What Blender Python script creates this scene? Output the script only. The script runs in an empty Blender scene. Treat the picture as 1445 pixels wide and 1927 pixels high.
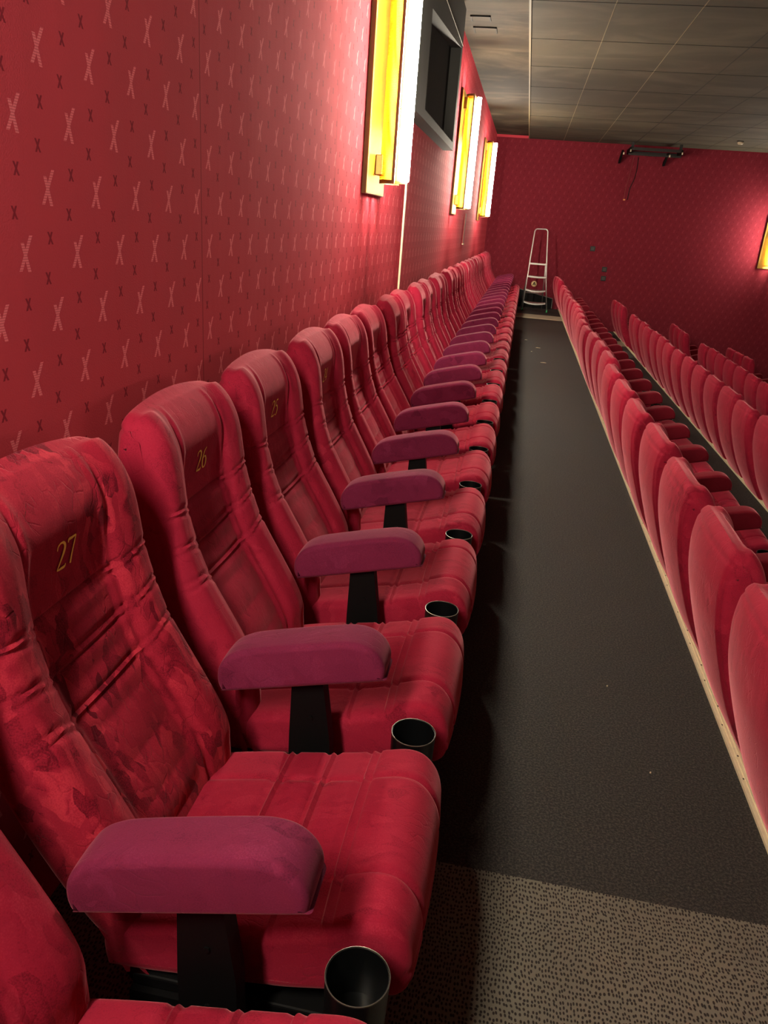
import bpy, math, random
from mathutils import Matrix, Vector

random.seed(7)
C = bpy.context.scene.collection
S = bpy.context.scene
PI = math.pi

# ------------------------------------------------------------------ camera
cam_d = bpy.data.cameras.new('camera')
cam = bpy.data.objects.new('camera', cam_d)
C.objects.link(cam)
R = Matrix(((0.98185449, -0.12877913, 0.13920376),
            (0.17556552, 0.33981466, -0.92396036),
            (0.07168333, 0.93163401, 0.35625773)))
cam.matrix_world = Matrix.Translation((0, 0, 1.48)) @ R.to_4x4()
cam_d.sensor_fit = 'VERTICAL'
cam_d.sensor_height = 24.0
cam_d.lens = 1428.84 / 1927 * 24.0
cam_d.clip_start = 0.05
cam_d.clip_end = 60
S.camera = cam

# ------------------------------------------------------------------ world, exposure
w = bpy.data.worlds.new('world')
S.world = w
w.use_nodes = True
w.node_tree.nodes['Background'].inputs[0].default_value = (0.9, 0.75, 0.6, 1)
w.node_tree.nodes['Background'].inputs[1].default_value = 0.0
S.view_settings.view_transform = 'Standard'
S.view_settings.look = 'None'
S.view_settings.gamma = 1
S.view_settings.exposure = 0.0
S.cycles.use_denoising = True
S.cycles.max_bounces = 7
S.cycles.diffuse_bounces = 4
TUBE = 355.0            # emission of the lamp tubes
TUBE_COL = (1.0, 0.88, 0.70)

# ------------------------------------------------------------------ helpers: nodes
class NT:
    def __init__(s, name):
        s.m = bpy.data.materials.new(name)
        s.m.use_nodes = True
        s.t = s.m.node_tree
        s.b = s.t.nodes['Principled BSDF']
    def n(s, typ, **kw):
        x = s.t.nodes.new(typ)
        for k, v in kw.items():
            setattr(x, k, v)
        return x
    def l(s, a, b):
        s.t.links.new(a, b)
    def put(s, sock, v):
        if isinstance(v, (int, float, tuple)):
            sock.default_value = v
        else:
            s.l(v, sock)
    def math(s, op, a, b=0.0, c=0.0):
        x = s.n('ShaderNodeMath', operation=op)
        s.put(x.inputs[0], a); s.put(x.inputs[1], b); s.put(x.inputs[2], c)
        return x.outputs[0]
    def mix(s, f, a, b):
        x = s.n('ShaderNodeMix', data_type='RGBA')
        s.put(x.inputs[0], f); s.put(x.inputs[6], a); s.put(x.inputs[7], b)
        return x.outputs[2]
    def ramp(s, f, p0, p1, interp='LINEAR'):
        x = s.n('ShaderNodeMapRange', interpolation_type='SMOOTHSTEP')
        s.put(x.inputs[0], f); x.inputs[1].default_value = p0; x.inputs[2].default_value = p1
        return x.outputs[0]
    def obj(s):
        return s.n('ShaderNodeTexCoord').outputs['Object']
    def noise(s, vec, scale, detail=3, rough=0.5, dist=0.0):
        x = s.n('ShaderNodeTexNoise')
        s.l(vec, x.inputs['Vector']); x.inputs['Scale'].default_value = scale
        x.inputs['Detail'].default_value = detail; x.inputs['Roughness'].default_value = rough
        x.inputs['Distortion'].default_value = dist
        return x.outputs[0]
    def bump(s, h, strength, dist):
        x = s.n('ShaderNodeBump')
        x.inputs['Strength'].default_value = strength; x.inputs['Distance'].default_value = dist
        s.l(h, x.inputs['Height']); s.l(x.outputs[0], s.b.inputs['Normal'])
        return x
    def set(s, **kw):
        for k, v in kw.items():
            s.put(s.b.inputs[k.replace('_', ' ')], v)

def c4(r, g, b):
    f = lambda u: ((u / 255) / 12.92 if u / 255 <= .04045 else ((u / 255 + .055) / 1.055) ** 2.4)
    return (f(r), f(g), f(b), 1)

def plain(name, col, rough=.5, metal=0.0, var=.12, scale=25):
    k = NT(name)
    nz = k.noise(k.obj(), scale, 3)
    d = tuple(x * (1 - var) for x in col[:3]) + (1,)
    u = tuple(min(1, x * (1 + var)) for x in col[:3]) + (1,)
    k.set(Base_Color=k.mix(nz, d, u), Roughness=rough, Metallic=metal)
    return k.m

def velvet(name, dark, mid, light, crush=1.0, sheen=.45):
    k = NT(name)
    oi = k.n('ShaderNodeObjectInfo')
    co = k.n('ShaderNodeVectorMath', operation='MULTIPLY_ADD')
    k.l(k.obj(), co.inputs[0]); co.inputs[1].default_value = (1, 1, 1)
    cb = k.n('ShaderNodeCombineXYZ')
    k.l(k.math('MULTIPLY', oi.outputs['Random'], 17.0), cb.inputs[0])
    k.l(k.math('MULTIPLY', oi.outputs['Random'], 9.0), cb.inputs[1])
    k.l(cb.outputs[0], co.inputs[2])
    v = co.outputs[0]
    # crushed pile: leaf-like flakes and creases
    wn = k.n('ShaderNodeTexNoise'); k.l(v, wn.inputs['Vector']); wn.inputs['Scale'].default_value = 9; wn.inputs['Detail'].default_value = 3
    wv = k.n('ShaderNodeVectorMath', operation='MULTIPLY_ADD')
    k.l(wn.outputs['Color'], wv.inputs[0]); wv.inputs[1].default_value = (.07, .07, .07); k.l(v, wv.inputs[2])
    def blades(rot, sc, voro, feat='F1'):
        st = k.n('ShaderNodeMapping'); k.l(wv.outputs[0], st.inputs[0]); st.inputs['Rotation'].default_value = rot; st.inputs['Scale'].default_value = sc
        vo = k.n('ShaderNodeTexVoronoi', feature=feat); k.l(st.outputs[0], vo.inputs['Vector']); vo.inputs['Scale'].default_value = voro
        if feat != 'F1':
            return vo.outputs['Distance']
        sep = k.n('ShaderNodeSeparateColor'); k.l(vo.outputs['Color'], sep.inputs[0])
        return sep.outputs[0]
    sel = k.ramp(k.noise(v, 11, 2), .47, .53)
    sel2 = k.ramp(k.noise(wv.outputs[0], 7, 2), .50, .56)
    def lerp(t, a_, b_):
        return k.math('ADD', k.math('MULTIPLY', k.math('SUBTRACT', 1.0, t), a_), k.math('MULTIPLY', t, b_))
    bl = lerp(sel, blades((.6, .3, .5), (1, 3.2, .9), 13), blades((1.9, -.5, 1.2), (.9, 3.0, 1.1), 15))
    bl = lerp(sel2, bl, blades((-.8, 1.1, .2), (1, 2.8, 1), 22))
    dist = blades((.2, .9, .5), (1, 2.2, 1), 20, 'DISTANCE_TO_EDGE')
    crease = k.math('MULTIPLY', k.ramp(dist, .06, .0), k.ramp(k.noise(v, 16, 3), .45, .62))
    big = k.ramp(k.noise(v, 4.5, 3, .5, .6), .35, .65)
    fib = k.noise(v, 420, 2)
    soft = k.noise(v, 8, 3, .5, .5)
    f = k.math('MULTIPLY', k.math('SUBTRACT', bl, .5), crush * 1.1)
    f = k.math('ADD', k.math('MULTIPLY', f, k.math('ADD', k.math('MULTIPLY', big, .7), .3)), .5)
    f = k.math('ADD', f, k.math('MULTIPLY', k.math('SUBTRACT', soft, .5), .5))
    f = k.math('ADD', f, k.math('MULTIPLY', k.math('SUBTRACT', fib, .5), .8))
    f = k.math('SUBTRACT', f, k.math('MULTIPLY', crease, .14 * crush))
    fine = k.math('MULTIPLY', crease, -1.0)
    base = k.mix(k.ramp(f, .0, .5), dark, mid)
    base = k.mix(k.ramp(f, .5, 1.0), base, light)
    k.set(Base_Color=base, Roughness=.85)
    k.b.inputs['Sheen Weight'].default_value = sheen
    k.b.inputs['Sheen Roughness'].default_value = .3
    k.b.inputs['Sheen Tint'].default_value = (1.0, .35, .40, 1)
    k.b.inputs['Specular IOR Level'].default_value = .12
    h = k.math('ADD', k.math('MULTIPLY', fine, .7 * crush), k.math('MULTIPLY', fib, .25))
    k.bump(h, .35, .004)
    return k.m

M = {}
M['red'] = velvet('red_velvet', c4(98, 12, 30), c4(150, 28, 50), c4(184, 48, 66), 1.0)
M['red_soft'] = velvet('red_velvet_smooth', c4(112, 18, 38), c4(156, 30, 56), c4(180, 48, 72), .42)
M['plum'] = velvet('plum_velvet', c4(84, 22, 48), c4(114, 34, 66), c4(132, 46, 82), .45, .45)
M['plum_red'] = velvet('deep_red_velvet', c4(84, 12, 26), c4(116, 22, 38), c4(134, 34, 50), .3)
M['black'] = plain('black_painted_steel', (.003, .003, .0035), .6)
M['black'].node_tree.nodes['Principled BSDF'].inputs['Specular IOR Level'].default_value = .15
M['black_inner'] = plain('black_plastic', (.003, .0035, .004), .35)
M['rim'] = plain('worn_metal_rim', (.20, .19, .16), .4, .8)
M['gold_ink'] = plain('gold_print', c4(255, 215, 90), .5, 0)
M['black_board'] = plain('black_board', (.008, .008, .008), .75)
M['black_board'].node_tree.nodes['Principled BSDF'].inputs['Specular IOR Level'].default_value = .15
M['alu'] = plain('brushed_aluminium', (.55, .54, .50), .38, .9)
M['cream'] = plain('cream_metal_trim', c4(226, 214, 178), .45, .1, .15, 60)
M['screw'] = plain('dark_screw', (.03, .02, .02), .5)
M['brass'] = plain('brushed_brass', c4(226, 186, 104), .35, .85, .15, 60)
M['brass_dark'] = plain('dark_brass_edge', c4(110, 72, 40), .5, .6)
M['grey_switch'] = plain('dark_grey_plastic', c4(30, 30, 29), .5)
M['white_plastic'] = plain('off_white_plastic', c4(205, 195, 165), .5)
M['cream_disc'] = plain('cream_disc', c4(225, 205, 150), .6)
M['tan'] = plain('tan_plug', c4(225, 150, 90), .5)
M['green'] = plain('green_tape', c4(60, 170, 110), .5)

# gold perforated sheet
k = NT('perforated_brass')
v = k.obj()
mp = k.n('ShaderNodeMapping'); k.l(v, mp.inputs[0])
sp = k.n('ShaderNodeSeparateXYZ'); k.l(v, sp.inputs[0])
ang = k.math('MULTIPLY', k.math('ARCTAN2', sp.outputs[1], sp.outputs[0]), .075 / .007)
zz = k.math('DIVIDE', sp.outputs[2], .006)
row = k.math('MULTIPLY', k.math('MODULO', k.math('FLOOR', zz), 2.0), .5)
fa = k.math('SUBTRACT', k.math('FRACT', k.math('ADD', ang, row)), .5)
fz = k.math('SUBTRACT', k.math('FRACT', zz), .5)
rr = k.math('SQRT', k.math('ADD', k.math('MULTIPLY', fa, fa), k.math('MULTIPLY', fz, fz)))
hole = k.math('LESS_THAN', rr, .36)
k.set(Base_Color=k.mix(k.noise(v, 30), c4(232, 186, 60), c4(250, 210, 90)), Roughness=.38, Metallic=.75)
tr = k.n('ShaderNodeBsdfTransparent'); tr.inputs[0].default_value = (1.0, .80, .40, 1)
mx = k.n('ShaderNodeMixShader'); k.l(hole, mx.inputs[0]); k.l(k.b.outputs[0], mx.inputs[1]); k.l(tr.outputs[0], mx.inputs[2])
k.l(mx.outputs[0], k.t.nodes['Material Output'].inputs[0])
M['perf'] = k.m

k = NT('lamp_tube')
k.set(Base_Color=(.9, .9, .85, 1), Roughness=.4)
k.b.inputs['Emission Color'].default_value = TUBE_COL + (1,)
k.b.inputs['Emission Strength'].default_value = TUBE
M['tube'] = k.m

def pattern_wall(name, axis, base, lightc, darkc, seams=()):
    """woven wall fabric: pale slanted crosses in staggered rows and small dark crosses between; axis = index of the coordinate that runs along the wall"""
    k = NT(name)
    v = k.obj()
    sp = k.n('ShaderNodeSeparateXYZ'); k.l(v, sp.inputs[0])
    y = sp.outputs[axis]; z = sp.outputs[2]
    DY, DZ = .168, .1127
    def lattice(oy, oz):
        zr = k.math('DIVIDE', k.math('SUBTRACT', z, oz), DZ)
        ir = k.math('FLOOR', k.math('ADD', zr, .5))
        odd = k.math('MULTIPLY', k.math('FLOORED_MODULO', ir, 2.0), .5)
        yy = k.math('ADD', k.math('DIVIDE', k.math('SUBTRACT', y, oy), DY), odd)
        ly = k.math('MULTIPLY', k.math('SUBTRACT', yy, k.math('FLOOR', k.math('ADD', yy, .5))), DY)
        lz = k.math('MULTIPLY', k.math('SUBTRACT', zr, ir), DZ)
        return ly, lz
    def stroke(ly, lz, dydz, zlo, zhi, hw, sh=0.0):
        d = k.math('ABSOLUTE', k.math('SUBTRACT', k.math('SUBTRACT', ly, sh), k.math('MULTIPLY', lz, dydz)))
        a = k.math('LESS_THAN', d, hw)
        b = k.math('MULTIPLY', k.math('GREATER_THAN', lz, zlo), k.math('LESS_THAN', lz, zhi))
        return k.math('MULTIPLY', a, b)
    ly, lz = lattice(.111, 1.379)
    m1 = k.math('MAXIMUM', stroke(ly, lz, .62, -.027, .033, .0048), stroke(ly, lz, -.30, -.029, .021, .0048))
    weave = k.math('ADD', .62, k.math('MULTIPLY', k.math('SINE', k.math('MULTIPLY', z, 1400.0)), .3))
    m1 = k.math('MULTIPLY', m1, weave)
    def dark(oy, oz):
        a, b = lattice(oy, oz)
        return k.math('MAXIMUM', stroke(a, b, .55, -.011, .011, .0028), stroke(a, b, -.55, -.011, .011, .0028))
    m2 = k.math('MAXIMUM', dark(.091, 1.379 + .070), dark(.191, 1.379 + .028))
    nz = k.noise(v, 3.0, 3)
    fib = k.noise(v, 300, 2)
    b0 = tuple(x * .88 for x in base[:3]) + (1,)
    b1 = tuple(x * 1.10 for x in base[:3]) + (1,)
    col = k.mix(k.math('ADD', k.math('MULTIPLY', nz, .6), k.math('MULTIPLY', fib, .4)), b0, b1)
    col = k.mix(m1, col, lightc)
    col = k.mix(k.math('MULTIPLY', m2, .7), col, darkc)
    hgt = k.math('MULTIPLY', fib, .12)
    for s0 in seams:
        d = k.math('ABSOLUTE', k.math('SUBTRACT', y, s0))
        ln = k.math('LESS_THAN', d, .0025)
        col = k.mix(k.math('MULTIPLY', ln, .7), col, tuple(x * .35 for x in base[:3]) + (1,))
    # gentle vertical ripples of stretched cloth
    st = k.n('ShaderNodeMapping'); k.l(v, st.inputs[0]); st.inputs['Scale'].default_value = (1, 1, .08)
    rip = k.noise(st.outputs[0], 5.0, 3)
    k.set(Base_Color=col, Roughness=.95)
    k.b.inputs['Specular IOR Level'].default_value = .04
    k.bump(k.math('ADD', hgt, k.math('MULTIPLY', rip, .8)), .25, .02)
    return k.m
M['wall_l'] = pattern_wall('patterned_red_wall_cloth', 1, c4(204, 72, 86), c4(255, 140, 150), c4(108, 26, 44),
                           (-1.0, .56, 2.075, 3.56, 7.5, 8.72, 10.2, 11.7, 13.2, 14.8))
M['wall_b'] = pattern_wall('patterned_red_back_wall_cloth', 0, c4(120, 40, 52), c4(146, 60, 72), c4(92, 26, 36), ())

# dark aisle carpet
k = NT('dark_aisle_carpet')
v = k.obj()
fib = k.noise(v, 150, 4, .8)
sp_ = k.noise(v, 140, 2, .6)
big = k.noise(v, 2.2, 4, .6)
col = k.mix(k.ramp(fib, .44, .62), c4(7, 6, 6), c4(66, 62, 56))
col = k.mix(k.math('MULTIPLY', k.ramp(sp_, .66, .74), .5), col, c4(120, 110, 98))
col = k.mix(k.math('MULTIPLY', big, .35), col, c4(22, 15, 14))
k.set(Base_Color=col, Roughness=.75)
k.b.inputs['Specular IOR Level'].default_value = .4
k.bump(fib, .6, .004)
M['carpet_dark'] = k.m

# grey dotted carpet
k = NT('dotted_grey_carpet')
v = k.obj()
wn = k.n('ShaderNodeTexNoise'); k.l(v, wn.inputs['Vector']); wn.inputs['Scale'].default_value = 7; wn.inputs['Detail'].default_value = 2
wv = k.n('ShaderNodeVectorMath', operation='MULTIPLY_ADD'); k.l(wn.outputs['Color'], wv.inputs[0]); wv.inputs[1].default_value = (.035, .035, 0); k.l(v, wv.inputs[2])
mp = k.n('ShaderNodeMapping'); k.l(wv.outputs[0], mp.inputs[0]); mp.inputs['Scale'].default_value = (1.0, .62, 0)
vo = k.n('ShaderNodeTexVoronoi', voronoi_dimensions='2D'); k.l(mp.outputs[0], vo.inputs['Vector']); vo.inputs['Scale'].default_value = 130; vo.inputs['Randomness'].default_value = .55
dot = k.ramp(vo.outputs['Distance'], .36, .24)
fib = k.noise(v, 500, 2)
bg = k.mix(k.noise(v, 6, 4), c4(98, 94, 84), c4(124, 120, 106))
bg = k.mix(k.math('MULTIPLY', fib, .4), bg, c4(70, 64, 54))
k.set(Base_Color=k.mix(dot, bg, c4(32, 26, 22)), Roughness=.9)
k.bump(k.math('SUBTRACT', fib, dot), .4, .003)
M['carpet_dot'] = k.m

# ceiling board
def ceil_mat(name, c0, c1):
    k = NT(name)
    v = k.obj()
    st = k.n('ShaderNodeMapping'); k.l(v, st.inputs[0]); st.inputs['Scale'].default_value = (.9, 1.6, 1)
    smear = k.noise(st.outputs[0], .9, 5, .55, .8)
    oi = k.n('ShaderNodeObjectInfo')
    col = k.mix(k.ramp(smear, .42, .72), c0, c1)
    col = k.mix(k.math('MULTIPLY', k.noise(v, 120, 2), .3), col, c0)
    k.set(Base_Color=col, Roughness=.85)
    k.b.inputs['Specular IOR Level'].default_value = .25
    k.bump(k.noise(v, 200, 2), .15, .003)
    return k.m
M['tile'] = ceil_mat('painted_ceiling_tile', c4(68, 65, 54), c4(88, 84, 70))
M['soffit'] = ceil_mat('painted_soffit_board', c4(52, 48, 39), c4(96, 88, 70))
M['ceil_line'] = plain('ceiling_joint', c4(120, 112, 84), .6)
M['ceil_gap'] = plain('ceiling_gap', c4(20, 19, 16), .8)

# ------------------------------------------------------------------ helpers: meshes
def link(name, verts, faces, mat, parent=None, smooth=False, mats=None, fmat=None):
    me = bpy.data.meshes.new(name)
    me.from_pydata(verts, [], faces)
    me.validate()
    me.update()
    for m in (mats or [mat]):
        me.materials.append(m)
    if fmat:
        for p, i in zip(me.polygons, fmat):
            p.material_index = i
    if smooth:
        me.polygons.foreach_set('use_smooth', [True] * len(me.polygons))
        if smooth is not True:
            me.set_sharp_from_angle(angle=smooth)
    o = bpy.data.objects.new(name, me)
    C.objects.link(o)
    if parent:
        o.parent = parent
    return o

class MB:
    def __init__(s):
        s.v, s.f, s.m = [], [], []
    def add(s, vs, fs, mi=0):
        b = len(s.v)
        s.v += [tuple(x) for x in vs]
        s.f += [tuple(i + b for i in f) for f in fs]
        s.m += [mi] * len(fs)
    def box(s, x0, x1, y0, y1, z0, z1, mi=0, bev=0.0, M4=None):
        if bev <= 0:
            vs = [(x, y, z) for x in (x0, x1) for y in (y0, y1) for z in (z0, z1)]
            fs = [(0, 1, 3, 2), (4, 6, 7, 5), (0, 4, 5, 1), (2, 3, 7, 6), (0, 2, 6, 4), (1, 5, 7, 3)]
        else:
            import bmesh
            bm = bmesh.new()
            bmesh.ops.create_cube(bm, size=1)
            for q in bm.verts:
                q.co = Vector((x0 if q.co.x < 0 else x1, y0 if q.co.y < 0 else y1, z0 if q.co.z < 0 else z1))
            bmesh.ops.bevel(bm, geom=bm.edges[:], offset=bev, segments=2, affect='EDGES', profile=.5)
            bm.verts.index_update()
            vs = [q.co.copy() for q in bm.verts]
            fs = [tuple(q.index for q in f.verts) for f in bm.faces]
            bm.free()
        if M4:
            vs = [M4 @ Vector(q) for q in vs]
        s.add(vs, fs, mi)
        return s
    def tube(s, pts, r, n=10, mi=0, closed=False):
        pts = [Vector(p) for p in pts]
        N = len(pts)
        rs = r if isinstance(r, (list, tuple)) else [r] * N
        vs, fs = [], []
        up = None
        for i, p in enumerate(pts):
            a = pts[(i - 1) % N] if (closed or i > 0) else p
            b = pts[(i + 1) % N] if (closed or i < N - 1) else p
            t = (b - a).normalized()
            if up is None:
                up = t.orthogonal().normalized()
            up = (up - t * up.dot(t)).normalized()
            sd = t.cross(up)
            for j in range(n):
                q = 2 * PI * j / n
                vs.append(p + (up * math.cos(q) + sd * math.sin(q)) * rs[i])
        for i in range(N if closed else N - 1):
            for j in range(n):
                a, b = i * n + j, i * n + (j + 1) % n
                c, d = ((i + 1) % N) * n + (j + 1) % n, ((i + 1) % N) * n + j
                fs.append((a, b, c, d))
        if not closed:
            fs.append(tuple(range(n - 1, -1, -1)))
            fs.append(tuple((N - 1) * n + j for j in range(n)))
        s.add(vs, fs, mi)
        return s
    def lathe(s, prof, n=32, c=(0, 0, 0), mi=0):
        """prof: closed loop of (radius, z)"""
        vs, fs = [], []
        K = len(prof)
        for j in range(n):
            q = 2 * PI * j / n
            for (r, z) in prof:
                vs.append((c[0] + r * math.cos(q), c[1] + r * math.sin(q), c[2] + z))
        for j in range(n):
            for i in range(K):
                a, b = j * K + i, j * K + (i + 1) % K
                c2, d = ((j + 1) % n) * K + (i + 1) % K, ((j + 1) % n) * K + i
                fs.append((a, d, c2, b))
        s.add(vs, fs, mi)
        return s
    def build(s, name, mat, parent=None, smooth=False):
        mats = mat if isinstance(mat, list) else None
        return link(name, s.v, s.f, mat, parent, smooth, mats, s.m if mats else None)

def empty(name, loc, rz=0):
    o = bpy.data.objects.new(name, None)
    C.objects.link(o)
    o.location = loc
    o.rotation_euler = (0, 0, rz)
    o.empty_display_size = .1
    return o

def tag(o, label, cat, group=None):
    o['label'] = label
    o['category'] = cat
    if group:
        o['group'] = group
    return o

def struct(o, label=None):
    o['kind'] = 'structure'
    if label:
        o['label'] = label
    return o

def catmull(P, closed, n_per=12):
    out = []
    N = len(P)
    rng = range(N) if closed else range(N - 1)
    for i in rng:
        p0 = P[(i - 1) % N] if closed else P[max(i - 1, 0)]
        p1, p2 = P[i], P[(i + 1) % N]
        p3 = P[(i + 2) % N] if closed else P[min(i + 2, N - 1)]
        for k_ in range(n_per):
            t = k_ / n_per
            out.append(tuple(.5 * (2 * b + (c - a) * t + (2 * a - 5 * b + 4 * c - d) * t * t + (3 * b - a - 3 * c + d) * t ** 3)
                             for a, b, c, d in zip(p0, p1, p2, p3)))
    if not closed:
        out.append(tuple(P[-1]))
    return out

def resample(P, step):
    P = P + [P[0]]
    L = [0]
    for a, b in zip(P, P[1:]):
        L.append(L[-1] + math.dist(a, b))
    n = int(L[-1] / step)
    out, j = [], 0
    for i in range(n):
        s_ = L[-1] * i / n
        while L[j + 1] < s_:
            j += 1
        t = (s_ - L[j]) / max(L[j + 1] - L[j], 1e-9)
        out.append(tuple(a + (b - a) * t for a, b in zip(P[j], P[j + 1])))
    return out

def normals2(P):
    N = len(P)
    area = sum(P[i][0] * P[(i + 1) % N][1] - P[(i + 1) % N][0] * P[i][1] for i in range(N))
    sg = 1 if area > 0 else -1
    out = []
    for i in range(N):
        a, b = P[i - 3], P[(i + 3) % N]
        dx, dz = b[0] - a[0], b[1] - a[1]
        l = math.hypot(dx, dz) or 1
        out.append((dz / l * sg, -dx / l * sg))
    return out

def pad(outline, hw, r, ny, step, disp=None, wz=None):
    """upholstered body: closed (x,z) outline swept across y in -hw..hw with rounded sides; disp(x,z,y,nx,nz)->outward shift; wz(z)->width factor"""
    P = resample(outline, step)
    Nn = normals2(P)
    K = len(P)
    ys = []
    for i in range(9):
        ys.append(-hw + r * (1 - math.cos(i / 8 * PI / 2)))
    inner = hw - r
    for i in range(1, ny):
        ys.append(-inner + 2 * inner * i / ny)
    for i in range(9):
        ys.append(hw - r * (1 - math.sin((1 - i / 8) * PI / 2)) if False else hw - r * (1 - math.cos((8 - i) / 8 * PI / 2)))
    V, F = [], []
    for y in ys:
        e = max(0, (abs(y) - inner) / r)
        ins = r * (1 - math.sqrt(max(0, 1 - min(1, e) ** 2)))
        for (x, z), (nx, nz) in zip(P, Nn):
            d = -ins
            if disp:
                d += disp(x, z, y, nx, nz)
            yy = y * (wz(x, z) if wz else 1)
            V.append((x + nx * d, yy, z + nz * d))
    for j in range(len(ys) - 1):
        for i in range(K):
            a, b = j * K + i, j * K + (i + 1) % K
            F.append((a, b, b + K, a + K))
    F.append(tuple(range(K - 1, -1, -1)))
    F.append(tuple((len(ys) - 1) * K + i for i in range(K)))
    return V, F

def g(d, w_):
    return math.exp(-(d / w_) ** 2)
def sst(a, b, x):
    t = min(1, max(0, (x - a) / (b - a)))
    return t * t * (3 - 2 * t)

# ------------------------------------------------------------------ room shell
XW, YB, ZC = -.87, 17.1, 3.24          # left wall, back wall, tiled ceiling
YN, XR = -3.6, 13.0
NOSE = [.835, 2.05, 3.26, 4.45, 5.64, 6.83]
DROP = [0, .355, .715, 1.075, 1.43, 1.79, 2.15]
OFF = [0, 1.45, 2.64, 3.83, 5.02]

# floor tiers: dotted carpet near and, lightened for strong light, in the far cross strip, dark carpet along the rows
mb = MB()
xe = [XW - .05] + NOSE + [XR]
for i in range(7):
    z = -DROP[i]
    x0, x1 = xe[i], xe[i + 1]
    for (y0, y1, mi) in ((YN, 1.48, 1), (1.48, 14.80, 0), (14.80, 15.55, 2), (15.55, YB + .1, 0)):
        mb.add([(x0, y0, z), (x1, y0, z), (x1, y1, z), (x0, y1, z)], [(0, 1, 2, 3)], mi)
    if i < 6:
        z2 = -DROP[i + 1]
        mb.add([(x1, YN, z), (x1, YN, z2), (x1, YB + .1, z2), (x1, YB + .1, z)], [(0, 1, 2, 3)], 0)
b_ = (XW - .05, YN, -2.4, XR, YB + .1)
mb.add([(b_[0], b_[1], -2.4), (b_[3], b_[1], -2.4), (b_[3], b_[4], -2.4), (b_[0], b_[4], -2.4)], [(0, 3, 2, 1)], 0)
M['carpet_lit'] = plain('lit_grey_carpet', c4(150, 140, 118), .9, 0, .15, 200)  # grey carpet of the far strip, strong light put into its paler colour
struct(mb.build('floor', [M['carpet_dark'], M['carpet_dot'], M['carpet_lit']]), 'stepped cinema floor with dark carpet and grey dotted carpet strips')

struct(MB().box(XW - .1, XW, YN, YB + .1, -.05, 3.4).build('wall_left', M['wall_l']), 'red cloth wall with rows of pale crosses behind the top row')
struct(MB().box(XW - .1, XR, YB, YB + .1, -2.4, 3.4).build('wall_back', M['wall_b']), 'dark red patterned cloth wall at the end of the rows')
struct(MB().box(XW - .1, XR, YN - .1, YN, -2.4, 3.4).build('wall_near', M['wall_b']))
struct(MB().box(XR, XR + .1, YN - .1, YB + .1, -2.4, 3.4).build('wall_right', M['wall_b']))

XS = -.222                              # soffit / tile border
mb = MB()
mb.box(XS, XR, YN, YB, ZC, ZC + .16)
PX, PY, Y0 = .677, 1.31, 7.31
x = XS + PX
lines = []
while x < XR:
    mb.box(x - .0035, x + .0035, YN, YB, ZC - .002, ZC, 1 if x < 1.5 else 2); x += PX
y = Y0 - 9 * PY
while y < YB:
    if y > YN:
        mb.box(XS, XR, y - .004, y + .004, ZC - .0025, ZC, 2)
    y += PY
mb.box(XS - .012, XS + .006, YN, YB, ZC - .012, ZC + .06, 1)
struct(mb.build('ceiling', [M['tile'], M['ceil_line'], M['ceil_gap']]), 'dark suspended ceiling of large rectangular tiles')
mb = MB()
mb.box(XW, XS - .012, YN, YB, ZC + .045, ZC + .16)
struct(mb.build('ceiling_soffit', M['soffit']), 'smeared dark painted soffit strip above the left wall')
for (yy, xx0, xx1, dd) in ((8.05, -.76, -.60, .15), (8.46, -.76, -.56, .20)):
    o = empty('access_panel', (0, 0, 0))
    tag(o, 'small painted hatch on the soffit, %s of the two' % ('nearer' if yy < 8.2 else 'farther'), 'hatch', 'hatches on the soffit')
    MB().box(xx0, xx1, yy, yy + dd, ZC + .037, ZC + .045, bev=.002).build('hatch_cover', M['soffit'], o)
    MB().box(xx0 - .012, xx0, yy - .01, yy + dd + .01, ZC + .033, ZC + .045).box(xx1, xx1 + .012, yy - .01, yy + dd + .01, ZC + .033, ZC + .045) \
        .box(xx0 - .012, xx1 + .012, yy - .01, yy, ZC + .033, ZC + .045).build('hatch_joint', M['ceil_gap'], o)
# trims
struct(MB().box(XW - .0, XW + .012, 5.59, 5.612, 0, 3.27).build('trim_1', M['cream']), 'thin pale vertical strip on the left wall')
def nosing(n, x, z):
    mb = MB()
    mb.box(x - .005, x + .028, 1.0 if n else YN, YB, z, z + .006)
    mb.box(x - .005, x + .002, YN, YB, z + .006, z + .010)
    mb.box(x + .010, x + .013, YN, YB, z + .006, z + .009)
    mb.box(x + .021, x + .028, YN, YB, z + .006, z + .010)
    mb.box(x + .023, x + .028, YN, YB, z - .03, z + .006)
    y = 1.2
    while y < 9:
        mb.box(x + .004, x + .008, y, y + .006, z + .006, z + .0072, 1)
        mb.box(x + .015, x + .019, y + .11, y + .117, z + .006, z + .0072, 1)
        y += .27
    return mb.build('trim_%d' % n, [M['cream'], M['screw']])
for i, x in enumerate(NOSE[:5]):
    struct(nosing(i + 2, x, -DROP[i]), 'pale metal step edging along the floor tier')
struct(MB().box(XW, NOSE[0], 14.785, 14.80, 0, .006).build('trim_8', M['cream']))
struct(MB().box(XW, XS, YB - .03, YB, ZC - .0, ZC + .05).build('trim_9', M['wall_l']))

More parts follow.
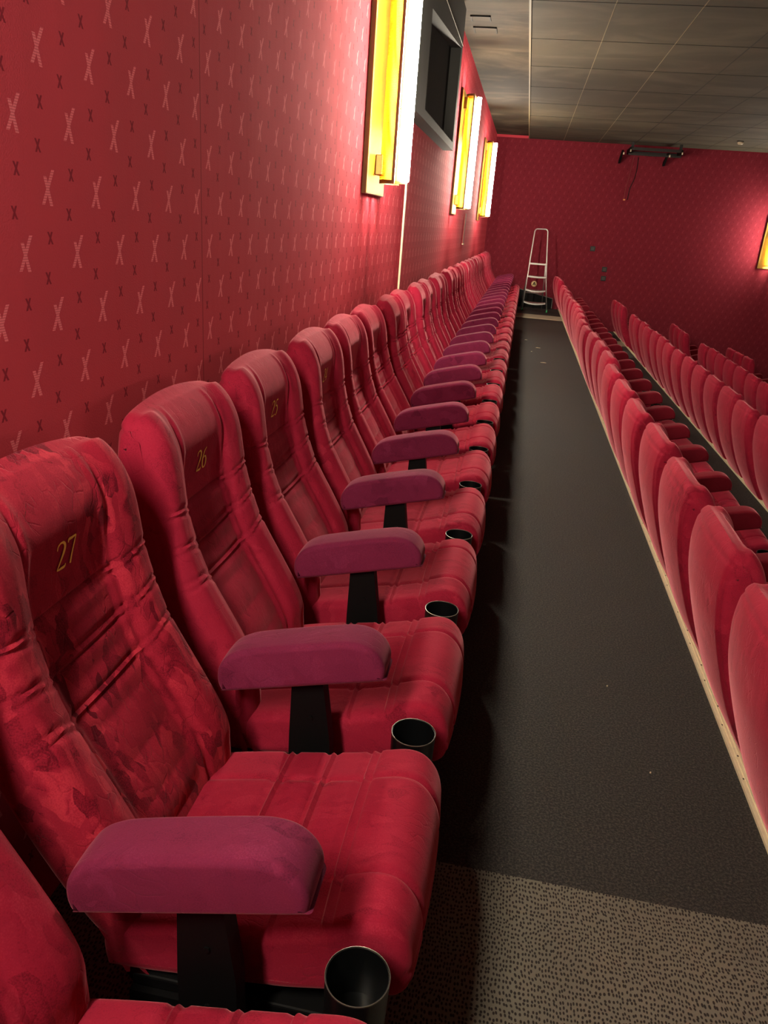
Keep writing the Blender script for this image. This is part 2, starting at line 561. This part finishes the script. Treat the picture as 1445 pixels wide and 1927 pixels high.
# ------------------------------------------------------------------ lamps
def make_lamp(loc, rz, label):
    """wall lamp: wall plane at local x=0, lamp sticks out to +x, plate runs 0..0.5 in y"""
    t = empty('wall_lamp', loc, rz)
    tag(t, label, 'lamp', 'brass wall lamps with bare tube')
    H = 1.22
    mb = MB()
    mb.box(.0, .022, 0, .50, 0, H, 1)
    mb.box(.022, .025, .004, .496, .004, H - .004, 0)
    mb.build('back_plate', [M['brass'], M['brass_dark']], t)
    for (z0, z1) in ((.10, .20), (H - .17, H - .06)):
        MB().box(.025, .062, .20, .30, z0, z1, bev=.004).build('bracket', M['brass'], t)
    # perforated half-round shade
    cx, cy, r = 0, 0, .078
    V, F = [], []
    n = 36
    z0, z1 = .06, H - .03
    for zz in (z0, z1):
        for rr_ in (r, r - .003):
            for i in range(n + 1):
                a = PI / 2 + PI * i / n
                V.append((rr_ * math.cos(a), rr_ * math.sin(a), zz))
    K = n + 1
    for i in range(n):
        F += [(i, i + 1, 2 * K + i + 1, 2 * K + i), (K + i, 3 * K + i, 3 * K + i + 1, K + i + 1)]
    sh = link('shade', V, F, M['perf'], t, True)
    sh.location = (.122, .25, 0)
    mb = MB()
    for s_ in (-1, 1):
        mb.box(.122, .138, .25 + s_ * r - .006, .25 + s_ * r + .006, z0, z1)
    for zz in (z0, z1 - .02):
        arc = [(.122 + .0785 * math.cos(PI / 2 + PI * i / 24), .25 + .0785 * math.sin(PI / 2 + PI * i / 24)) for i in range(25)]
        vs = [(a, b, c) for c in (zz, zz + .02) for (a, b) in arc]
        vs += [(.122 + (a - .122) * .95, .25 + (b - .25) * .95, c) for c in (zz, zz + .02) for (a, b) in arc]
        mb.add(vs, [(i, i + 1, 26 + i, 25 + i) for i in range(24)] + [(50 + i, 75 + i, 76 + i, 51 + i) for i in range(24)]
               + [(i, 50 + i, 51 + i, i + 1) for i in range(24)] + [(25 + i, 26 + i, 76 + i, 75 + i) for i in range(24)])
    mb.build('shade_rim', M['brass_dark'], t)
    for zz in (z0 + .005, z1 - .035):
        MB().box(.07, .185, .235, .265, zz, zz + .012).build('tube_holder', M['brass'], t)
    mb = MB()
    mb.tube([(.178, .25, .075), (.178, .25, .08), (.178, .25, H - .055), (.178, .25, H - .05)], [.018, .026, .026, .018], 20)
    mb.build('tube', M['tube'], t, True)
    return t
make_lamp((XW, -.45, 1.61), 0, 'brass wall lamp nearest the camera end of the left wall')
make_lamp((XW, 4.15, 1.61), 0, 'largest glowing brass wall lamp, left of the black wall box')
make_lamp((XW, 8.85, 1.61), 0, 'glowing brass wall lamp just beyond the black wall box, middle one on the left wall')
make_lamp((XW, 13.3, 1.61), 0, 'glowing brass wall lamp nearest the far corner of the left wall')
make_lamp((4.60, YB, 1.14), -PI / 2, 'glowing brass wall lamp on the far wall, cut by the right frame edge')

for yy, lb in ((.5, 'nearer'), (8.0, 'farther')):  # extra lamps added out of view to brighten the left wall and seat fronts
    make_lamp((XR, yy + .5, -.2), PI, 'added unseen fill lamp on the wall opposite the top row, %s of two' % lb)

# ------------------------------------------------------------------ black wall box
t = empty('wall_box', (0, 0, 0))
tag(t, 'black box frame with a deep recess, high on the left wall between two lamps', 'wall box')
xo, xi = -.775, XW
ya, yb, za, zb = 4.95, 7.68, 2.13, 3.245
mb = MB()
# trapezoid opening y 5.58..7.56
op = [(5.58, 2.19), (7.56, 2.19), (7.56, 2.93), (5.58, 2.76)]
oc = [(ya, za), (yb, za), (yb, zb), (ya, zb)]
vs = [(xo, y_, z_) for y_, z_ in oc] + [(xo, y_, z_) for y_, z_ in op] + [(xi, y_, z_) for y_, z_ in oc] + [(xi + .004, y_, z_) for y_, z_ in op]
fs = []
for i in range(4):
    j = (i + 1) % 4
    fs += [(i, j, 4 + j, 4 + i), (i, 8 + i, 8 + j, j), (4 + i, 4 + j, 12 + j, 12 + i)]
mb.add(vs, fs)
mb.build('box_frame', plain('satin_black_board', c4(36, 35, 31), .75), t)

b2 = MB(); b2.add([(xi + .005, y_, z_) for y_, z_ in op], [(0, 1, 2, 3)]); b2.build('recess_panel', M['black_board'], t)
MB().box(xi + .005, xi + .02, 5.62, 6.05, 2.62, 2.632).build('metal_strip', M['alu'], t)
MB().box(xo, xo + .004, ya, yb, 2.965, 2.972).build('fascia_joint', M['ceil_line'], t)
for y_ in (5.9, 7.2):
    MB().box(xo, xo + .003, y_, y_ + .02, 2.94, 2.955).build('screw_head', M['screw'], t)

# cable duct below the middle lamp
t = empty('cable_duct', (0, 0, 0))
tag(t, 'narrow reddish cable duct running down the left wall below the middle lamp', 'cable duct')
MB().box(XW, XW + .015, 11.0, 11.12, 1.28, 1.66).build('duct_cover', plain('duct_red', c4(120, 48, 40), .6), t)
MB().box(XW, XW + .018, 10.98, 11.14, 1.265, 1.28).build('duct_end', M['cream'], t)

# ------------------------------------------------------------------ seats
FR = [(-.445, .20), (-.488, .30), (-.499, .40), (-.502, .45), (-.520, .50), (-.560, .573), (-.630, .698), (-.662, .79),
      (-.676, .85), (-.688, .94), (-.700, .99), (-.722, 1.030), (-.752, 1.056), (-.776, 1.056), (-.794, 1.035),
      (-.802, .98), (-.800, .92), (-.783, .82), (-.735, .67), (-.680, .54), (-.60, .40), (-.50, .25), (-.445, .15), (-.425, .13), (-.415, .15)]
back_out = catmull(FR, True, 10)
HW = .242
ZL = (.825, .745, .668)
def width(x, z):
    f = 1 - .10 * sst(.42, .12, z)
    f *= 1 - .035 * sst(.75, 1.05, z)
    return f
def back_disp(x, z, y, nx, nz):
    d = 0
    a = abs(y)
    if nx > .15:                                   # sitting side
        f = sst(.15, .5, nx)
        chan = 1 - sst(.105, .15, a)
        depth = .030 * sst(.30, .5, z) * (1 - .85 * sst(.86, 1.0, z))
        d -= depth * chan * f
        d += .010 * f * sst(.14, .18, a) * (1 - sst(.20, .243, a))
        d -= .0055 * g(a - .128, .0055) * f * sst(1.06, 1.0, z)
        d += .003 * g(a - .114, .008) * f
        # quilted double seams, bent upwards across the bolsters
        for zl in ZL:
            zz = zl + .02 * sst(.11, .2, a)
            amp = .0065 if a < .125 else .0045
            d -= amp * (g(z - zz, .0052) + g(z - zz - .014, .0052)) * f
            d += .002 * g(z - zz - .0065, .004) * f
        if a < .12:
            d += .006 * f * abs(math.sin((z - .4) / .078 * PI)) ** .5 * (1 if z < .83 else 0) * (1 - (a / .12) ** 2)
    elif nx < -.15:                                # outer back
        f = sst(-.15, -.5, nx)
        d += .022 * (1 - (a / HW) ** 2) * f * sst(.2, .6, z)
        d -= .004 * g(a - .222, .005) * f + .004 * g(z - 1.028, .005) * f
    # rounded top corners
    rc = .055
    e = max(0, (a - (HW - rc)) / rc)
    if e > 0 and z > .93:
        d -= (rc * .8) * (1 - math.sqrt(max(0, 1 - min(1, e) ** 2))) * max(0, nz) * sst(.93, 1.0, z)
    d += .006 * (1 - (a / HW) ** 2) * max(0, nz) * sst(.98, 1.05, z)
    return d
bV, bF = pad(back_out, HW, .032, 84, .0062, back_disp, width)
BX, BZ = -.45, .20                                   # hinge of the backrest

CO = [(-.545, .335), (-.50, .353), (-.406, .376), (-.308, .394), (-.214, .415), (-.15, .440), (-.105, .453), (-.072, .447), (-.046, .42),
      (-.033, .382), (-.030, .340), (-.040, .312), (-.07, .298), (-.18, .288), (-.35, .265), (-.52, .245), (-.55, .26)]
def cush_disp(x, z, y, nx, nz):
    a = abs(y)
    d = 0
    if nz > -.2:
        f = sst(-.2, .3, nz + max(0, nx) * .5)
        d += .012 * (1 - (a / .24) ** 2) * f
        d -= .0055 * g(a - .125, .006) * f
        for xl in (-.185, -.275, -.365):
            amp = .0085
            d -= amp * (g(x - xl, .0055) + g(x - xl - .018, .0055)) * f
            d += .003 * g(x - xl - .009, .005) * f * (1 - .5 * sst(.12, .14, a))
        d -= .003 * g(z - .36, .006) * sst(.6, .9, nx) * f
    return d
cV, cF = pad(catmull(CO, True, 10), .234, .024, 70, .0066, cush_disp, lambda x, z: 1 - .05 * sst(-.25, -.08, x))

AO = [(-.190, .003), (-.180, 0), (.0, 0), (.160, 0), (.170, .006), (.176, .03), (.168, .058), (.147, .081), (.116, .093), (.08, .096), (.0, .097), (-.09, .096),
      (-.130, .092), (-.163, .080), (-.186, .058), (-.196, .032), (-.196, .012)]
def arm_disp(x, z, y, nx, nz):
    return .004 * (1 - (abs(y) / .055) ** 2) * max(0, nz)
aV, aF = pad(catmull(AO, True, 6), .048, .013, 12, .006, arm_disp)
T = math.radians(14.5)
aV = [(-.337 + x * math.cos(T) - z * math.sin(T), y, .553 + x * math.sin(T) + z * math.cos(T)) for x, y, z in aV]

def centre(V, c):
    return [(x - c[0], y - c[1], z - c[2]) for x, y, z in V]

DIGITS = {
    '2': [([(.02, .78), (.06, .92), (.20, 1.0), (.38, .97), (.47, .82), (.42, .62), (.25, .36), (.02, .04)], [.03, .05, .05, .075, .10, .10, .07, .035]),
          ([(.02, .035), (.25, .035), (.46, .035), (.53, .12)], [.03, .075, .075, .03])],
    '7': [([(.04, .84), (.07, .95), (.25, .955), (.50, .97)], [.035, .08, .08, .05]), ([(.50, .97), (.38, .62), (.27, .30), (.19, .0)], [.05, .055, .065, .08])],
    '6': [([(.46, .98), (.26, .86), (.10, .62), (.05, .34), (.12, .08), (.27, .0), (.43, .08), (.49, .30), (.42, .50), (.28, .57), (.13, .50)],
           [.03, .06, .08, .10, .08, .05, .08, .10, .07, .05, .035])],
    '5': [([(.48, .97), (.18, .955)], [.06, .07]), ([(.18, .96), (.12, .57)], [.045, .05]),
          ([(.12, .57), (.28, .60), (.43, .49), (.48, .29), (.40, .09), (.22, .0), (.05, .06)], [.05, .07, .09, .105, .08, .05, .06])],
    '4': [([(.38, .0), (.38, .5), (.38, 1.0)], [.09, .09, .07]), ([(.38, .98), (.18, .60), (.01, .30)], [.05, .04, .045]), ([(.01, .29), (.28, .29), (.56, .29)], [.06, .06, .05])],
}
def front_x(y, z):
    best = min((v for v in bV if v[0] > -.735 - (1.0 - z) * .0 and abs(v[1] - y) < .004 and abs(v[2] - z) < .006), key=lambda v: -v[0], default=None)
    return best
def number_mesh(txt, zc, yc, hgt):
    V, F = [], []
    # front surface of the channel near the number, as a line through two samples
    cand = [v for v in bV if abs(v[1]) < .05 and .87 < v[2] < .98 and v[0] > -.76]
    x_lo = max(v[0] for v in cand if v[2] < .885)
    lo = [v for v in cand if abs(v[2] - .89) < .006]; hi = [v for v in cand if abs(v[2] - .95) < .006]
    xl = max(v[0] for v in lo); xh = max(v[0] for v in hi)
    fx = lambda z: xl + (xh - xl) * (z - .89) / .06 + .002
    def ribbon(pts, wd, ox):
        q = catmull([(a, b, c) for (a, b), c in zip(pts, wd)], False, 6)
        b0 = len(V)
        for i, (px, pz, ww) in enumerate(q):
            a = q[max(i - 1, 0)]; b = q[min(i + 1, len(q) - 1)]
            dx, dz = b[0] - a[0], b[1] - a[1]; l = math.hypot(dx, dz) or 1
            nx_, nz_ = -dz / l * ww * .64, dx / l * ww * .64
            for s_ in (-1, 1):
                yy = yc + (ox + px + s_ * nx_) * hgt
                zz = zc + (pz + s_ * nz_ - .5) * hgt
                V.append((fx(zz), yy, zz))
        for i in range(len(q) - 1):
            F.append((b0 + 2 * i, b0 + 2 * i + 2, b0 + 2 * i + 3, b0 + 2 * i + 1))
    ox = -.60
    for ch in txt:
        for pts, wd in DIGITS[ch]:
            ribbon(pts, wd, ox)
        ox += .63
    return V, F

# prototype parts (origin of every part at the seat's base)
proto = empty('cinema_seat', (0, 0, 0))
def part(name, V, F, mat, parent, org, smooth=math.radians(50)):
    o = link(name, centre(V, org), F, mat, parent, smooth)
    o.location = org
    return o
backrest = part('backrest', bV, bF, M['red_soft'], proto, (BX, 0, BZ))
cushion = part('seat_cushion', cV, cF, M['red_soft'], proto, (0, 0, 0))
armrest = part('armrest', aV, aF, M['plum'], proto, (0, 0, 0))
mb = MB()
mb.add([(x, y, z) for y in (-.0185, .0185) for (x, z) in ((-.375, .0), (-.275, .0), (-.285, .40), (-.310, .575), (-.375, .556), (-.378, .40))],
       [(0, 1, 2, 3, 4, 5), (11, 10, 9, 8, 7, 6)] + [(i, 6 + i, 6 + (i + 1) % 6, (i + 1) % 6) for i in range(6)])
mb.box(-.46, -.16, -.045, .045, 0, .012, bev=.003)
for (zz) in (.34, .46):
    mb.tube([(-.33, -.022, zz), (-.33, -.018, zz)], .005, 8)
standard = mb.build('standard', M['black'], proto)
mb = MB()
mb.lathe([(.0478, .505), (.0455, .505), (.0435, .415), (.001, .415), (.001, .411), (.0455, .411)], 40, (-.104, -.010, -.045))
cup = mb.build('cup_holder', M['black_inner'], proto, math.radians(40))
mb = MB()
mb.lathe([(.0480, .5045), (.0480, .5065), (.0470, .5067), (.0467, .5045)], 48, (-.104, -.010, -.045))
rim = mb.build('rim', M['rim'], cup, math.radians(40))
mb = MB()
mb.box(-.125, -.10, -.045, -.025, .24, .37)
mb.box(-.31, -.11, -.040, -.020, .235, .26)
mb.box(-.33, -.30, -.040, -.015, .22, .27)
cupb = mb.build('cup_bracket', M['black'], cup)
mb = MB()
mb.box(-.50, -.08, .06, .52, .235, .262, bev=.004)
mb.box(-.50, -.30, .05, .515, .17, .235)
base = mb.build('seat_pan', M['black'], proto)

CELL0, PITCH = .79, .58
AY = 0.0                                             # side assembly at local y=0, seat centre at local y=.29
for o in (backrest, cushion):
    o.location.y = .29
cushion.location.z = .02
used = [False]
ARM = [armrest, standard, cup]
def copy_one(src, parent):
    c = src.copy(); C.objects.link(c); c.parent = parent
    for ch in src.children:
        d = ch.copy(); C.objects.link(d); d.parent = c
    return c
ORD = ['first', 'second', 'third', 'fourth', 'fifth', 'sixth', 'seventh', 'eighth', 'ninth', 'tenth', 'eleventh', 'twelfth', 'thirteenth', 'fourteenth',
       'fifteenth', 'sixteenth', 'seventeenth', 'eighteenth', 'nineteenth', 'twentieth', 'twenty-first', 'twenty-second', 'twenty-third', 'twenty-fourth',
       'twenty-fifth', 'twenty-sixth', 'twenty-seventh']
REC1 = {0: .0, 1: 0., 2: -.3, 3: 1.0, 4: -.2, 5: -1.3, 6: .3, 7: -1.5, 8: .9, 9: -.2, 10: 1.1, 11: -1.6, 12: .4}
REC2 = {1: 0, 2: .5, 3: 0, 4: 0, 5: -1.2, 6: -1.2, 7: -1.6, 8: .2, 9: .2, 10: -.6, 11: -2.0, 12: -1.8, 13: -.4, 14: .4, 15: 1., 16: .2}
def seat(r, kk, label, group, last=False, number=None):
    x, y, z = OFF[r], CELL0 + PITCH * kk, -DROP[r]
    if not used[0]:
        t = proto; used[0] = True
    else:
        t = proto.copy(); C.objects.link(t)
        for ch in PARTS:
            copy_one(ch, t)
    t.location = (x, y, z)
    tag(t, label, 'seat', group)
    kids = {c.name.split('.')[0]: c for c in t.children}
    rec = (REC1 if r == 0 else REC2 if r == 1 else {}).get(kk)
    if rec is None:
        rec = random.uniform(-1.0, 1.0)
    kids['backrest'].rotation_euler = (0, math.radians(rec), math.radians(random.uniform(-.8, .8)))
    kids['seat_cushion'].rotation_euler = (0, 0, math.radians(random.uniform(-.5, .5)))
    kids['seat_cushion'].location.z = .02 + random.uniform(-.004, .004)
    if r:
        kids['armrest'].data = arm_red
    if r == 0 and kk == 0:
        d = kids['backrest'].data.copy(); d.materials[0] = M['red']; kids['backrest'].data = d
    if last:
        for a in ARM:
            c = copy_one(a, t); c.location.y = PITCH
            if r and a is armrest:
                c.data = arm_red
    if number:
        V, F = number_mesh(number, .915, 0.0, .050)
        o = link('seat_number', centre(V, (BX, 0, BZ)), F, M['gold_ink'], kids['backrest'])
        o['label'] = 'gold printed number %s' % number
    return t
arm_red = armrest.data.copy(); arm_red.materials[0] = M['plum_red']
PARTS = [backrest, cushion, armrest, standard, cup, base]

G0 = 'red seats of the wall row'
for kk in range(-1, 27):
    if kk == -1:
        lb = 'red velvet seat cut off at the bottom left corner, nearest of the wall row'
    elif kk < 4:
        lb = 'red velvet high-backed seat against the left wall, backrest marked %d in gold' % (27 - kk)
    elif kk < 26:
        lb = 'red velvet wall-row seat, %s beyond the seat marked 24' % ORD[kk - 4]
    else:
        lb = 'red velvet wall-row seat at the far end, touching the back wall corner'
    seat(0, kk, lb, G0, last=(kk == 26), number=str(27 - kk) if 0 <= kk < 4 else None)
RN = ['', 'first row right of aisle', 'second row right of aisle', 'third row right of aisle', 'fourth row right of aisle']
START = {1: 0, 2: 7, 3: 13, 4: 20}
for r in (1, 2, 3, 4):
    rng = list(range(START[r], 22))
    for i, kk in enumerate(rng):
        fr = 'from near end' if i <= len(rng) // 2 or r == 4 else 'from far gap'
        n = i if i <= len(rng) // 2 or r == 4 else len(rng) - 1 - i
        seat(r, kk, 'red velvet seat seen from behind, %s, %s %s' % (RN[r], ORD[n], fr), 'red seats of the ' + RN[r], last=(kk == 21))
    for i, kk in enumerate((24, 25, 26)):
        nm = ['nearest gap', 'middle of three', 'touching wall'][i]
        seat(r, kk, 'dim red seat by the back wall, %s, %s' % (RN[r], nm), 'seats by the back wall, ' + RN[r], last=(kk == 26))

# ------------------------------------------------------------------ step ladder
t = empty('step_ladder', (.33, 16.15, 0))
tag(t, 'aluminium step ladder with high hoop handle standing at the far end of the aisle', 'ladder')
def lp(x, z, off=0.0):
    return (x - .33, .25 * z + off, z)
def rail(x0, x1, s_):
    return
L0, L1, Rr0, Rr1 = .085, .123, .567, .384
pts = [lp(L0 - .01, .02), lp(.098, .66), lp(.112, 1.2), lp(.124, 1.47)]
for i in range(1, 8):
    a = PI - PI / 2 * i / 8
    pts.append(lp(.124 + .055 + .055 * math.cos(a), 1.50 + .065 * math.sin(a)))
for i in range(0, 8):
    a = PI / 2 - PI / 2 * i / 8
    pts.append(lp(.385 - .055 + .055 * math.cos(a), 1.505 + .065 * math.sin(a)))
pts += [lp(.387, 1.47), lp(.412, 1.2), lp(.467, .66), lp(.567, .03)]
MB().tube(pts, .0125, 10).build('front_frame', M['alu'], t, True)
for (z, xl, xr, dip) in ((.175, .088, .520, .03), (.41, .094, .487, .025), (.667, .100, .463, .008), (.91, .108, .438, .0)):
    V, F = [], []
    n = 12
    for i in range(n + 1):
        u = i / n
        x = xl + (xr - xl) * u
        for (dy, dz) in ((-.035, -.018), (-.035, .012), (.035, .012), (.035, -.018)):
            p = lp(x, z - dip * (1 - (2 * u - 1) ** 2) * (1 if dy < 0 else .3))
            V.append((p[0], p[1] + dy, p[2] + dz))
    for i in range(n):
        for j in range(4):
            F.append((4 * i + j, 4 * i + (j + 1) % 4, 4 * i + 4 + (j + 1) % 4, 4 * i + 4 + j))
    F += [(3, 2, 1, 0), (4 * n, 4 * n + 1, 4 * n + 2, 4 * n + 3)]
    link('tread', V, F, M['alu'], t)
for (xt, xb) in ((.112, .045), (.425, .475)):
    MB().tube([(xt - .33, .23, .93), (xb - .33, .66, .012)], .011, 8).build('rear_leg', M['alu'], t, True)
MB().tube([(.065 - .33, .52, .32), (.46 - .33, .52, .32)], .008, 8).build('rear_brace', M['alu'], t, True)
for xx, yy in ((.075, .0), (.567, .0)):
    MB().tube([(xx - .33, yy, 0), (xx - .33, yy + .01, .045)], .016, 10).build('foot', M['green'], t, True)

# low black guard with metal edging behind the ladder
t = empty('low_guard', (0, 16.98, 0))
tag(t, 'low black panel with sloping pale metal edge, against the back wall behind the ladder', 'guard panel')
pr = [(-.10, .0), (.68, .0), (.675, .215), (-.02, .355), (-.10, .37)]
mb = MB()
mb.add([(x, y, z) for y in (0, .1) for x, z in pr], [(0, 1, 2, 3, 4), (9, 8, 7, 6, 5)] + [(i, 5 + i, 5 + (i + 1) % 5, (i + 1) % 5) for i in range(5)])
mb.build('panel', M['black_board'], t)
MB().tube([(-.10, -.004, .375), (-.02, -.004, .36), (.68, -.004, .218), (.685, -.004, .02)], .008, 6).build('edge_strip', M['alu'], t)

# round badge with a letter A on the back wall
t = empty('round_sign', (.261, YB, .48 + .0))
tag(t, 'small round cream sign with a black letter A on the back wall behind the ladder', 'sign')
mb = MB()
n = 32
mb.add([(.058 * math.cos(2 * PI * i / n), yy, .058 * math.sin(2 * PI * i / n)) for yy in (0, -.006) for i in range(n)],
       [tuple(range(n)), tuple(range(2 * n - 1, n - 1, -1))] + [(i, (i + 1) % n, n + (i + 1) % n, n + i) for i in range(n)])
mb.build('disc', M['cream_disc'], t)
mb = MB()
def bar(x0, z0, x1, z1, wd):
    dx, dz = x1 - x0, z1 - z0; l = math.hypot(dx, dz); a, b = -dz / l * wd / 2, dx / l * wd / 2
    mb.add([(x0 + a, -.0075, z0 + b), (x1 + a, -.0075, z1 + b), (x1 - a, -.0075, z1 - b), (x0 - a, -.0075, z0 - b)], [(0, 1, 2, 3)])
bar(-.026, -.030, 0, .034, .015); bar(.026, -.030, 0, .034, .015); bar(-.018, -.010, .018, -.010, .011)
mb.build('letter', M['black'], t)

# three dark wall sockets
for (x, z, nm) in ((1.347, 1.268, 'highest of the three'), (1.649, .883, 'middle of the three'), (1.658, .704, 'lowest of the three')):
    t = empty('wall_socket', (x, YB, z))
    tag(t, 'small square dark wall socket on the back wall, ' + nm, 'socket', 'sockets on the back wall')
    MB().box(-.05, .05, -.022, 0, -.05, .05, bev=.006).build('housing', M['grey_switch'], t)
    MB().box(-.03, .03, -.028, -.022, -.03, .03, bev=.002).build('cover', plain('grey_cover', c4(62, 62, 58), .5), t)

# projector shelf bracket below the ceiling
t = empty('ceiling_bracket', (0, 0, 0))
tag(t, 'black metal bracket frame hung under the ceiling at the back wall', 'bracket')
xa, xb = 1.70, 2.68
for q in ((16.60, 16.64, 3.10, 3.15), (16.70, 16.73, 3.02, 3.05), (17.06, 17.10, 3.06, 3.12)):
    MB().box(xa, xb, *q).build('cross_bar', M['grey_switch'], t)
for xx in (xa, xb - .03):
    MB().box(xx, xx + .03, 16.58, YB, 3.06, 3.14).build('side_bar', M['black'], t)
for xx in (xa + .02, xb - .07):
    MB().box(xx, xx + .05, 16.60, 16.64, 3.14, ZC).build('hanger', M['grey_switch'], t)
for xx in (xa - .13, xb - .26):
    q = MB()
    q.add([(xx + dx, y_, z_) for dx in (0, .035) for (y_, z_) in ((17.10, 2.89), (17.05, 2.89), (16.66, 3.08), (16.72, 3.10), (17.10, 2.96))],
          [(4, 3, 2, 1, 0), (5, 6, 7, 8, 9)] + [(i, (i + 1) % 5, 5 + (i + 1) % 5, 5 + i) for i in range(5)])
    q.build('support_arm', M['black'], t)
for xx, zz in ((xa + .02, 3.085), (xa - .10, 3.03), (xb - .01, 3.085), (xb - .23, 3.03)):
    MB().tube([(xx, 16.585, zz - .02), (xx, 16.585, zz + .02)], .013, 8).build('end_cap', M['white_plastic'], t, True)
# cables
mb = MB()
mb.tube(catmull([(1.94, 17.085, 3.02), (1.95, 17.09, 2.8), (1.93, 17.09, 2.62), (1.88, 17.09, 2.45), (1.87, 17.09, 2.24)], False, 6), .007, 6)
tag(mb.build('hanging_cable', M['black'], None, True), 'dark cable hanging down the back wall from the ceiling bracket', 'cable')
t = empty('plug_on_wire', (1.805, 17.08, 2.236))
tag(t, 'tiny tan plug dangling on a thin wire below the ceiling bracket', 'plug')
MB().box(-.02, .02, -.012, .008, -.012, .012, bev=.003).build('plug_body', M['tan'], t)
MB().tube(catmull([(.0, 0, .01), (-.01, 0, .2), (.02, 0, .42), (.05, 0, .80)], False, 6), .0025, 5).build('wire', plain('dull_wire', c4(120, 60, 55), .6), t)
# smoke detector
t = empty('smoke_detector', (3.45, 15.6, ZC))
tag(t, 'small white domed smoke detector on the tiled ceiling', 'smoke detector')
MB().lathe([(.001, 0), (.055, 0), (.055, -.012), (.001, -.012)], 28).build('mount', M['grey_switch'], t)
MB().lathe([(.001, -.012), (.05, -.012), (.052, -.03), (.035, -.052), (.001, -.056)], 28).build('dome', M['white_plastic'], t, True)

# litter on the dark carpet
for i, (x, y, sz, lb) in enumerate(((.173, 11.6, .05, 'tiny pale scrap on the dark carpet by the wall row, far'), (.336, 10.87, .07, 'largest pale scrap on the dark aisle carpet'),
                                   (.386, 9.60, .08, 'long pale scrap on the dark aisle carpet, nearer than the largest'), (.247, 10.46, .03, 'tiny pale scrap left of the largest scrap'),
                                   (.481, 2.414, .006, 'pale crumb on the dark carpet, middle of the aisle'), (.565, 1.97, .006, 'pale crumb on the dark carpet near the dotted carpet'))):
    V = []
    n = 7
    for j in range(n):
        a = 2 * PI * j / n
        rr = sz * .5 * random.uniform(.5, 1)
        V.append((rr * math.cos(a), rr * .35 * math.sin(a), .002))
    V += [(a, b, .006 + random.uniform(0, .003)) for a, b, c in V]
    F = [tuple(range(n - 1, -1, -1)), tuple(range(n, 2 * n))] + [(j, (j + 1) % n, n + (j + 1) % n, n + j) for j in range(n)]
    o = link('paper_scrap', V, F, M['white_plastic'])
    o.location = (x, y, 0)
    tag(o, lb, 'litter', 'litter on the aisle carpet')
